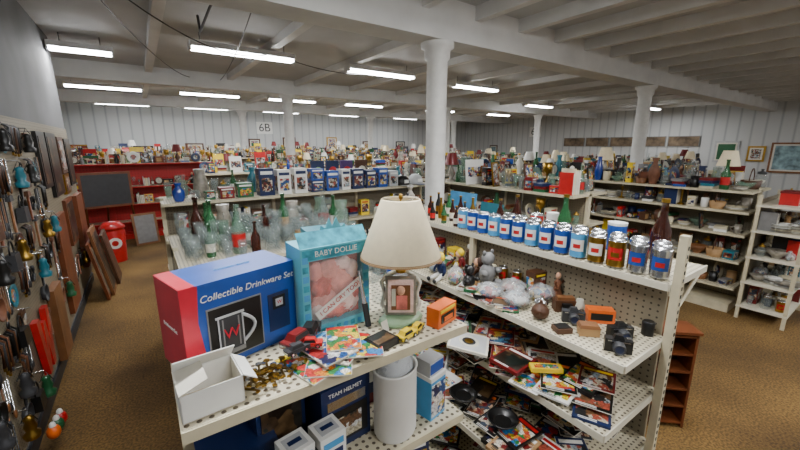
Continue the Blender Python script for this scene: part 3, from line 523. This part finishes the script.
# shelf 2 of A
Z2=1.091
mb=MB('mug_carton')
for i,(x,a) in enumerate([(.2,.15),(.275,.1)]):
    mb.push(TR(x,.685,Z2,a)); mb.box(0,0,0,.064,.06,.13,'white'); mb.box(0,-.031,.03,.045,.002,.06,'navy'); mb.box(-.0325,0,.02,.002,.05,.08,'dgrey'); mb.box(0,0,.1302,.045,.04,.001,'lgrey'); mb.box(0,0,.1312,.03,.012,.001,'navy'); mb.box(0,-.031,.1,.05,.002,.015,'sky'); mb.pop()
mb.build()
mb=MB('team_display_box'); mb.push(TR(.35,.79,Z2,.08)); mb.box(0,0,0,.14,.1,.18,'navy'); mb.box(0,-.051,.02,.12,.002,.09,'black'); mb.box(0,-.053,.03,.08,.002,.06,'print2'); mb.box(0,-.051,.12,.11,.002,.025,'silver'); mb.pop(); ob=mb.build(); text(ob,'TEAM HELMET',.015,TR(.35,.736,Z2+.163,.08,RX),'white')
mb=MB('magazine_pile')
for i in range(9): mb.box(.1+R.uniform(-.01,.01),.76,Z2+i*.011,.16,.19,.01,R.choice(PR+['paper','navy','darkred']),R.uniform(-.15,.15))
mb.build()
mb=MB('blue_print_carton'); mb.box(.2,.84,Z2,.12,.1,.19,'navy',.1); mb.box(.205,.788,Z2+.03,.1,.002,.12,'darkpic',.1); mb.build()
mb=MB('white_canister'); mb.push(TR(.483,.712,Z2,.2)); mb.lathe(0,0,0,[(.058,0),(.062,.01),(.062,.19),(.065,.195),(.058,.195),(.055,.17)],'white',28,1,.85,cap=False); mb.sph(0,0,.2,.055,.043,.045,'plastic',16,10,jit=.15); mb.sph(0,0,.185,.052,.042,.04,'lgrey',14,8,jit=.14); mb.pop(); mb.build()
mb=MB('sports_card_carton'); mb.push(TR(.605,.71,Z2,.2)); mb.box(0,0,0,.065,.055,.12,'sky'); mb.box(0,-.028,.01,.06,.002,.1,'print1'); mb.box(0,0,.12,.066,.056,.012,'white'); mb.box(-.0,.005,.132,.06,.05,.045,'lgrey'); mb.box(0,-.0205,.14,.055,.002,.03,'blue'); mb.pop(); mb.build()
mb=MB('board_game_stack')
for i in range(4): mb.box(.45,.93,Z2+i*.035,.3,.18,.034,['darkred','navy','paper','green'][i],R.uniform(-.05,.05))
mb.build()
fill('boxed_collectibles',.03,.66,.67,.9,.8,BX,84)
# ================= GONDOLA C (stepped)
mb=MB('stepped_display_shelf')
Y0,Y1=.45,2.45
for (x0,x1,z) in ((1.47,1.84,1.37),(1.2,1.53,1.15),(1.12,1.53,.93),(.98,1.53,.7),(.88,1.53,.42)):
    mb.bx(x0,x1,Y0,Y1,z-.02,z-.001,'cream'); mb.bx(x0+.004,x1-.004,Y0+.004,Y1-.004,z-.001,z,'perf')
    mb.bx(x0-.005,x0,Y0,Y1,z-.024,z+.003,'edge'); mb.bx(x0,x1,Y0-.005,Y0,z-.024,z+.003,'edge')
mb.bx(1.53,1.545,Y0+.02,Y1,.1,1.33,'peg'); mb.bx(.95,1.55,Y0+.02,Y1,0,.1,'cream')
for y in (Y0-.02,1.4,Y1):
    mb.box(1.485,y,0,.03,.026,1.55 if y<1 else 1.345,'cream')
    mb.tube([(1.55,y+.03,1.2),(1.8,y+.03,1.34)],.008,'cream',5)
for i in range(50): mb.box(1.485,Y0-.0335,.08+i*.029,.007,.003,.013,'dgrey')
mb.build()
mb=MB('beverage_can_row')
for i in range(14):
    y=.5+i*.078
    cc=('blue','white') if i>3 else [('silver','blue'),('silver','blue'),('gold','red'),('gold','white')][i]
    can(mb,1.515,y,1.371,('sky','white') if i>3 and i%3==1 else cc,18)
for i in range(10):
    y=.53+i*.08; can(mb,1.595,y,1.371,[('silver','blue'),('blue','white'),('sky','white'),('gold','white')][i%4] if i else ('silver','red'),18)
mb.build()
mb=MB('glass_bottle_collection')
def bot(x,y,s,c,lab,z=1.371): mb.lathe(x,y,z,[(.033*s,0),(.035*s,.01),(.035*s,.12*s),(.014*s,.18*s),(.012*s,.23*s),(.015*s,.232*s),(.015*s,.245*s)],c,18); mb.lathe(x,y,z,[(.0356*s,.035*s),(.0356*s,.1*s)],lab,18,cap=False); mb.lathe(x,y,z,[(.0155*s,.235*s),(.0155*s,.25*s)],'gold',12)
bot(1.77,.6,1.05,'amber','amber'); bot(1.74,1.02,.95,'gbottle','red'); bot(1.7,1.4,.7,'amber','paper'); bot(1.76,1.33,.8,'amber','gold')
for i in range(12): bot(1.52+.09*(i%3),1.58+(i//3)*.11+.02*(i%3),.5+.06*(i%3),['amber','black','brass','gbottle','amber'][i%5],['paper','yellow','red','gold'][i%4])
mb.build()
mb=MB('tin_canister'); mb.lathe(1.78,.78,1.371,[(.04,0),(.04,.12)],'blue',18); mb.lathe(1.78,.78,1.371,[(.041,.118),(.041,.13)],'white',18); mb.lathe(1.77,1.2,1.371,[(.035,0),(.035,.1)],'red',18); mb.lathe(1.77,1.2,1.371,[(.036,.1),(.03,.11)],'silver',18)
mb.lathe(1.7,.88,1.371,[(.035,0),(.035,.09)],'gold',18); mb.lathe(1.76,1.1,1.371,[(.03,0),(.03,.13)],'white',18); mb.build()
mb=MB('black_kettle'); mb.sph(1.56,2.13,1.43,.07,.07,.058,'black',16,10); mb.lathe(1.56,2.13,1.371,[(.045,0),(.055,.02)],'black',14); mb.lathe(1.56,2.13,1.48,[(.03,0),(.01,.015),(.012,.03)],'black',10); handle(mb,1.56,2.13,1.4,.06,.1,'black',2,.008)
mb.tube([(1.52,2.08,1.42),(1.44,2.03,1.47)],.014,'black',8,.008); mb.build()
fill('antique_assortment',1.55,1.82,2.24,2.43,1.37,['jar','mug','vase','clock'],90)
def doll(mb,x,y,z,s,c,c2,h,a=0,rx=-.25):
    mb.push(TR(x,y,z,a,rx)@Matrix.Scale(s,4)); mb.sph(0,0,.05,.032,.026,.045,c,12,8); mb.sph(0,-.004,.115,.03,.028,.03,'skin',12,8); mb.sph(0,.008,.124,.034,.03,.032,h,12,8,jit=.06)
    for i in (-1,1):
        mb.tube([(i*.025,0,.075),(i*.05,-.012,.05),(i*.045,-.03,.03)],.01,c,6,.008); mb.tube([(i*.015,-.01,.02),(i*.025,-.05,.012),(i*.03,-.08,.012)],.013,c2,6,.01); mb.sph(i*.03,-.085,.015,.012,.012,.015,'black',8,5); mb.sph(i*.01,-.031,.12,.003,.003,.004,'black',6,4)
    mb.pop()
ZS=1.151
mb=MB('plush_doll_pile'); rd=random.Random(3)
for i in range(26):
    y=1.2+(i//2)*.095; x=1.27+(i%2)*.11+rd.uniform(-.03,.03)
    q=rd.random()
    if q<.45: doll(mb,x,y,ZS+.015*(i%3),rd.uniform(.6,.95),rd.choice(['darkred','tealD','white','tan','black','green','brown','navy']),rd.choice(['darkred','tan','navy','white']),rd.choice(['hair','tan','brown','yellow','black']),-1.3+rd.uniform(-1.8,1.8),rd.choice([-.25,-.9,-.25,.3]))
    elif q<.75: item(mb,'teddy',x,y,ZS,rd)
    else: item(mb,'bag',x,y,ZS,rd)
for i in range(14): mb.sph(1.25+rd.uniform(0,.2),1.2+rd.uniform(0,1.1),ZS+.03,.045,.035,.022,rd.choice(['darkred','tealD','paper','black','pink','navy','tan','green']),10,6,jit=.2)
mb.build()
mb=MB('bagged_toys')
for i,(x,y) in enumerate([(1.27,1.08),(1.4,1.05),(1.3,.95),(1.45,.93)]): mb.sph(x,y,ZS+.035,.065,.065,.034,'plastic',16,10,jit=.14); mb.sph(x,y,ZS+.028,.055,.055,.028,['print1','print2','print5','print0'][i],10,6,jit=.2); mb.sph(x,y,ZS+.062,.012,.012,.015,'plastic',8,5,jit=.2)
mb.build()
fill('shelf_bric_a_brac',1.46,1.525,.82,2.4,ZS-.001,['box','can','mug','bag','figurine'],95,pitch=.06,sc=.7)
def camera(nm,x,y,z,a,c='black'):
    mb=MB(nm); mb.push(TR(x,y,z,a)@Matrix.Scale(.85,4)); mb.box(0,0,0,.1,.035,.055,c); mb.box(0,0,.055,.04,.03,.018,c,taper=.7); mb.box(.035,0,.055,.016,.016,.008,'silver'); mb.push(TR(0,-.017,.028,0,RX)); mb.lathe(0,0,0,[(.024,0),(.024,.02),(.021,.035),(.018,.035),(.015,.025)],'dgrey',16); mb.lathe(0,0,0,[(.0165,.026),(.0165,.028)],'navy',14); mb.pop(); mb.box(0,-.018,.046,.08,.002,.005,'silver'); mb.pop(); mb.build()
camera('vintage_film_camera',1.28,.51,ZS,-1.0); camera('vintage_film_camera',1.38,.55,ZS,-.6); camera('vintage_film_camera',1.36,.72,ZS,-.9,'dgrey')
mb=MB('toy_car_package'); mb.push(TR(1.45,.66,ZS,-.8)); mb.box(0,0,0,.1,.05,.055,'orange'); mb.box(0,-.026,.015,.08,.002,.028,'black'); mb.pop(); mb.build()
mb=MB('wooden_trinket_box'); mb.push(TR(1.31,.63,ZS,-.8)); mb.box(0,0,0,.07,.045,.03,'tan'); mb.box(0,0,.031,.074,.049,.012,'woodL',taper=.85); mb.pop(); mb.push(TR(1.25,.7,ZS,-.5)); mb.box(0,0,0,.06,.05,.02,'brown'); mb.box(0,0,.02,.05,.04,.003,'black'); mb.pop(); mb.build()
mb=MB('vintage_bellows_camera'); mb.push(TR(1.43,.8,ZS,-.7)); mb.box(0,0,0,.09,.05,.05,'brown'); mb.box(0,-.03,.008,.04,.02,.034,'black'); mb.box(0,0,.05,.07,.03,.012,'woodL'); mb.pop(); mb.build()
mb=MB('ceramic_teapot'); mb.sph(1.27,.81,ZS+.033,.036,.036,.032,'brown',14,8); mb.lathe(1.27,.81,ZS+.06,[(.02,0),(.006,.01),(.008,.02)],'brown',10); mb.tube([(1.245,.79,ZS+.035),(1.215,.775,ZS+.06)],.008,'brown',6,.005); handle(mb,1.27,.81,ZS,.032,.06,'brown',.5,.005); mb.build()
mb=MB('silver_sugar_bowl'); mb.lathe(1.35,.86,ZS,[(.018,0),(.012,.01),(.03,.03),(.028,.045),(.006,.055),(.008,.065)],'silver',14); mb.lathe(1.49,.5,ZS,[(.02,0),(.022,.05),(.018,.055)],'black',12); mb.lathe(1.46,.75,ZS,[(.018,0),(.022,.03),(.014,.06)],'milk',12); mb.build()
def mags(nm,x0,x1,y0,y1,z,n,seed,zmax=.05,sm=1):
    rg=random.Random(seed); mb=MB(nm)
    for i in range(n):
        t=i/n; mag(mb,rg.uniform(x0+.06,x1-.07),y0+.08+(y1-y0-.16)*((i*.618)%1),z+.001+zmax*t,-RX*.75+rg.uniform(-.5,.5),rg.uniform(.1,.15)*sm,rg.uniform(.14,.2)*sm,rg.choice(PR+['darkpic']),rg,rg.uniform(-.06,.06))
    return mb.build()
mags('magazine_spread',1.09,1.5,.46,2.4,.93,72,3); mags('magazine_spread',.97,1.5,.46,2.4,.7,84,4); mags('magazine_spread',.87,1.5,.46,2.4,.42,60,5)
mags('paperback_spread',1.17,1.32,.86,1.3,ZS,12,6,.015,.55)
mb=MB('bagged_compact_disc'); mb.push(TR(1.08,1.02,1.0,-.9,0,.12)); mb.box(0,0,0,.17,.15,.012,'paper'); mb.box(0,0,.012,.15,.13,.001,'lgrey'); mb.lathe(0,0,.013,[(.045,0),(.045,.001)],'milk',20); mb.lathe(0,0,.0145,[(.02,0),(.02,.001)],'gold',14); mb.lathe(0,0,.014,[(.03,0),(.03,.0005)],'dgrey',14); mb.pop(); mb.build()
mb=MB('black_serving_dish')
for (x,y,z) in ((1.06,.8,.765),(1.04,1.0,.765)): mb.lathe(x,y,z,[(.04,0),(.06,.02),(.063,.024),(.055,.024),(.035,.008)],'black',20)
mb.build()
mb=MB('yellow_pencil_box'); mb.push(TR(1.2,.72,.99,-.7)); mb.box(0,0,0,.12,.04,.018,'yellow'); mb.box(0,0,.018,.09,.025,.001,'print3'); mb.pop(); mb.build()
mb=MB('wooden_cubby_cabinet'); mb.push(TR(2.7,.8,0,-.75)); w,d,h=.3,.16,.68
mb.bx(-w/2,-w/2+.015,-d/2,d/2,0,h,'wood'); mb.bx(w/2-.015,w/2,-d/2,d/2,0,h,'wood'); mb.bx(-w/2,w/2,d/2-.01,d/2,0,h,'brown')
for i in range(6): z=.03+i*.125; mb.bx(-w/2,w/2,-d/2,d/2,z,z+.012,'wood')
mb.bx(-.006,.006,-d/2,d/2,.03,.655,'wood'); mb.bx(-w/2-.012,w/2+.012,-d/2-.012,d/2,h,h+.018,'wood'); mb.pop(); mb.build()
mb=MB('red_apothecary_box'); mb.box(5.45,.75,1.251,.22,.14,.12,'red'); mb.box(5.45,.75,1.371,.23,.15,.02,'darkred'); mb.box(5.45,.679,1.28,.12,.003,.06,'paper'); mb.build()
mb=MB('green_storage_tote'); mb.box(7.35,.55,0,.45,.35,.25,'tealD',0,1.08); mb.box(7.35,.55,.25,.5,.4,.03,'green'); mb.build()
# ================= CAMERA
w=bpy.data.worlds.new('w'); SC.world=w; w.use_nodes=True; w.node_tree.nodes['Background'].inputs[0].default_value=(.6,.65,.7,1); w.node_tree.nodes['Background'].inputs[1].default_value=.3
cd=bpy.data.cameras.new('camera'); co=bpy.data.objects.new('camera',cd); SC.collection.objects.link(co); cd.lens=16.47; cd.clip_start=.02
co.location=(0,0,1.85); co.rotation_euler=(math.radians(90-12.3),0,math.radians(-35)); SC.camera=co
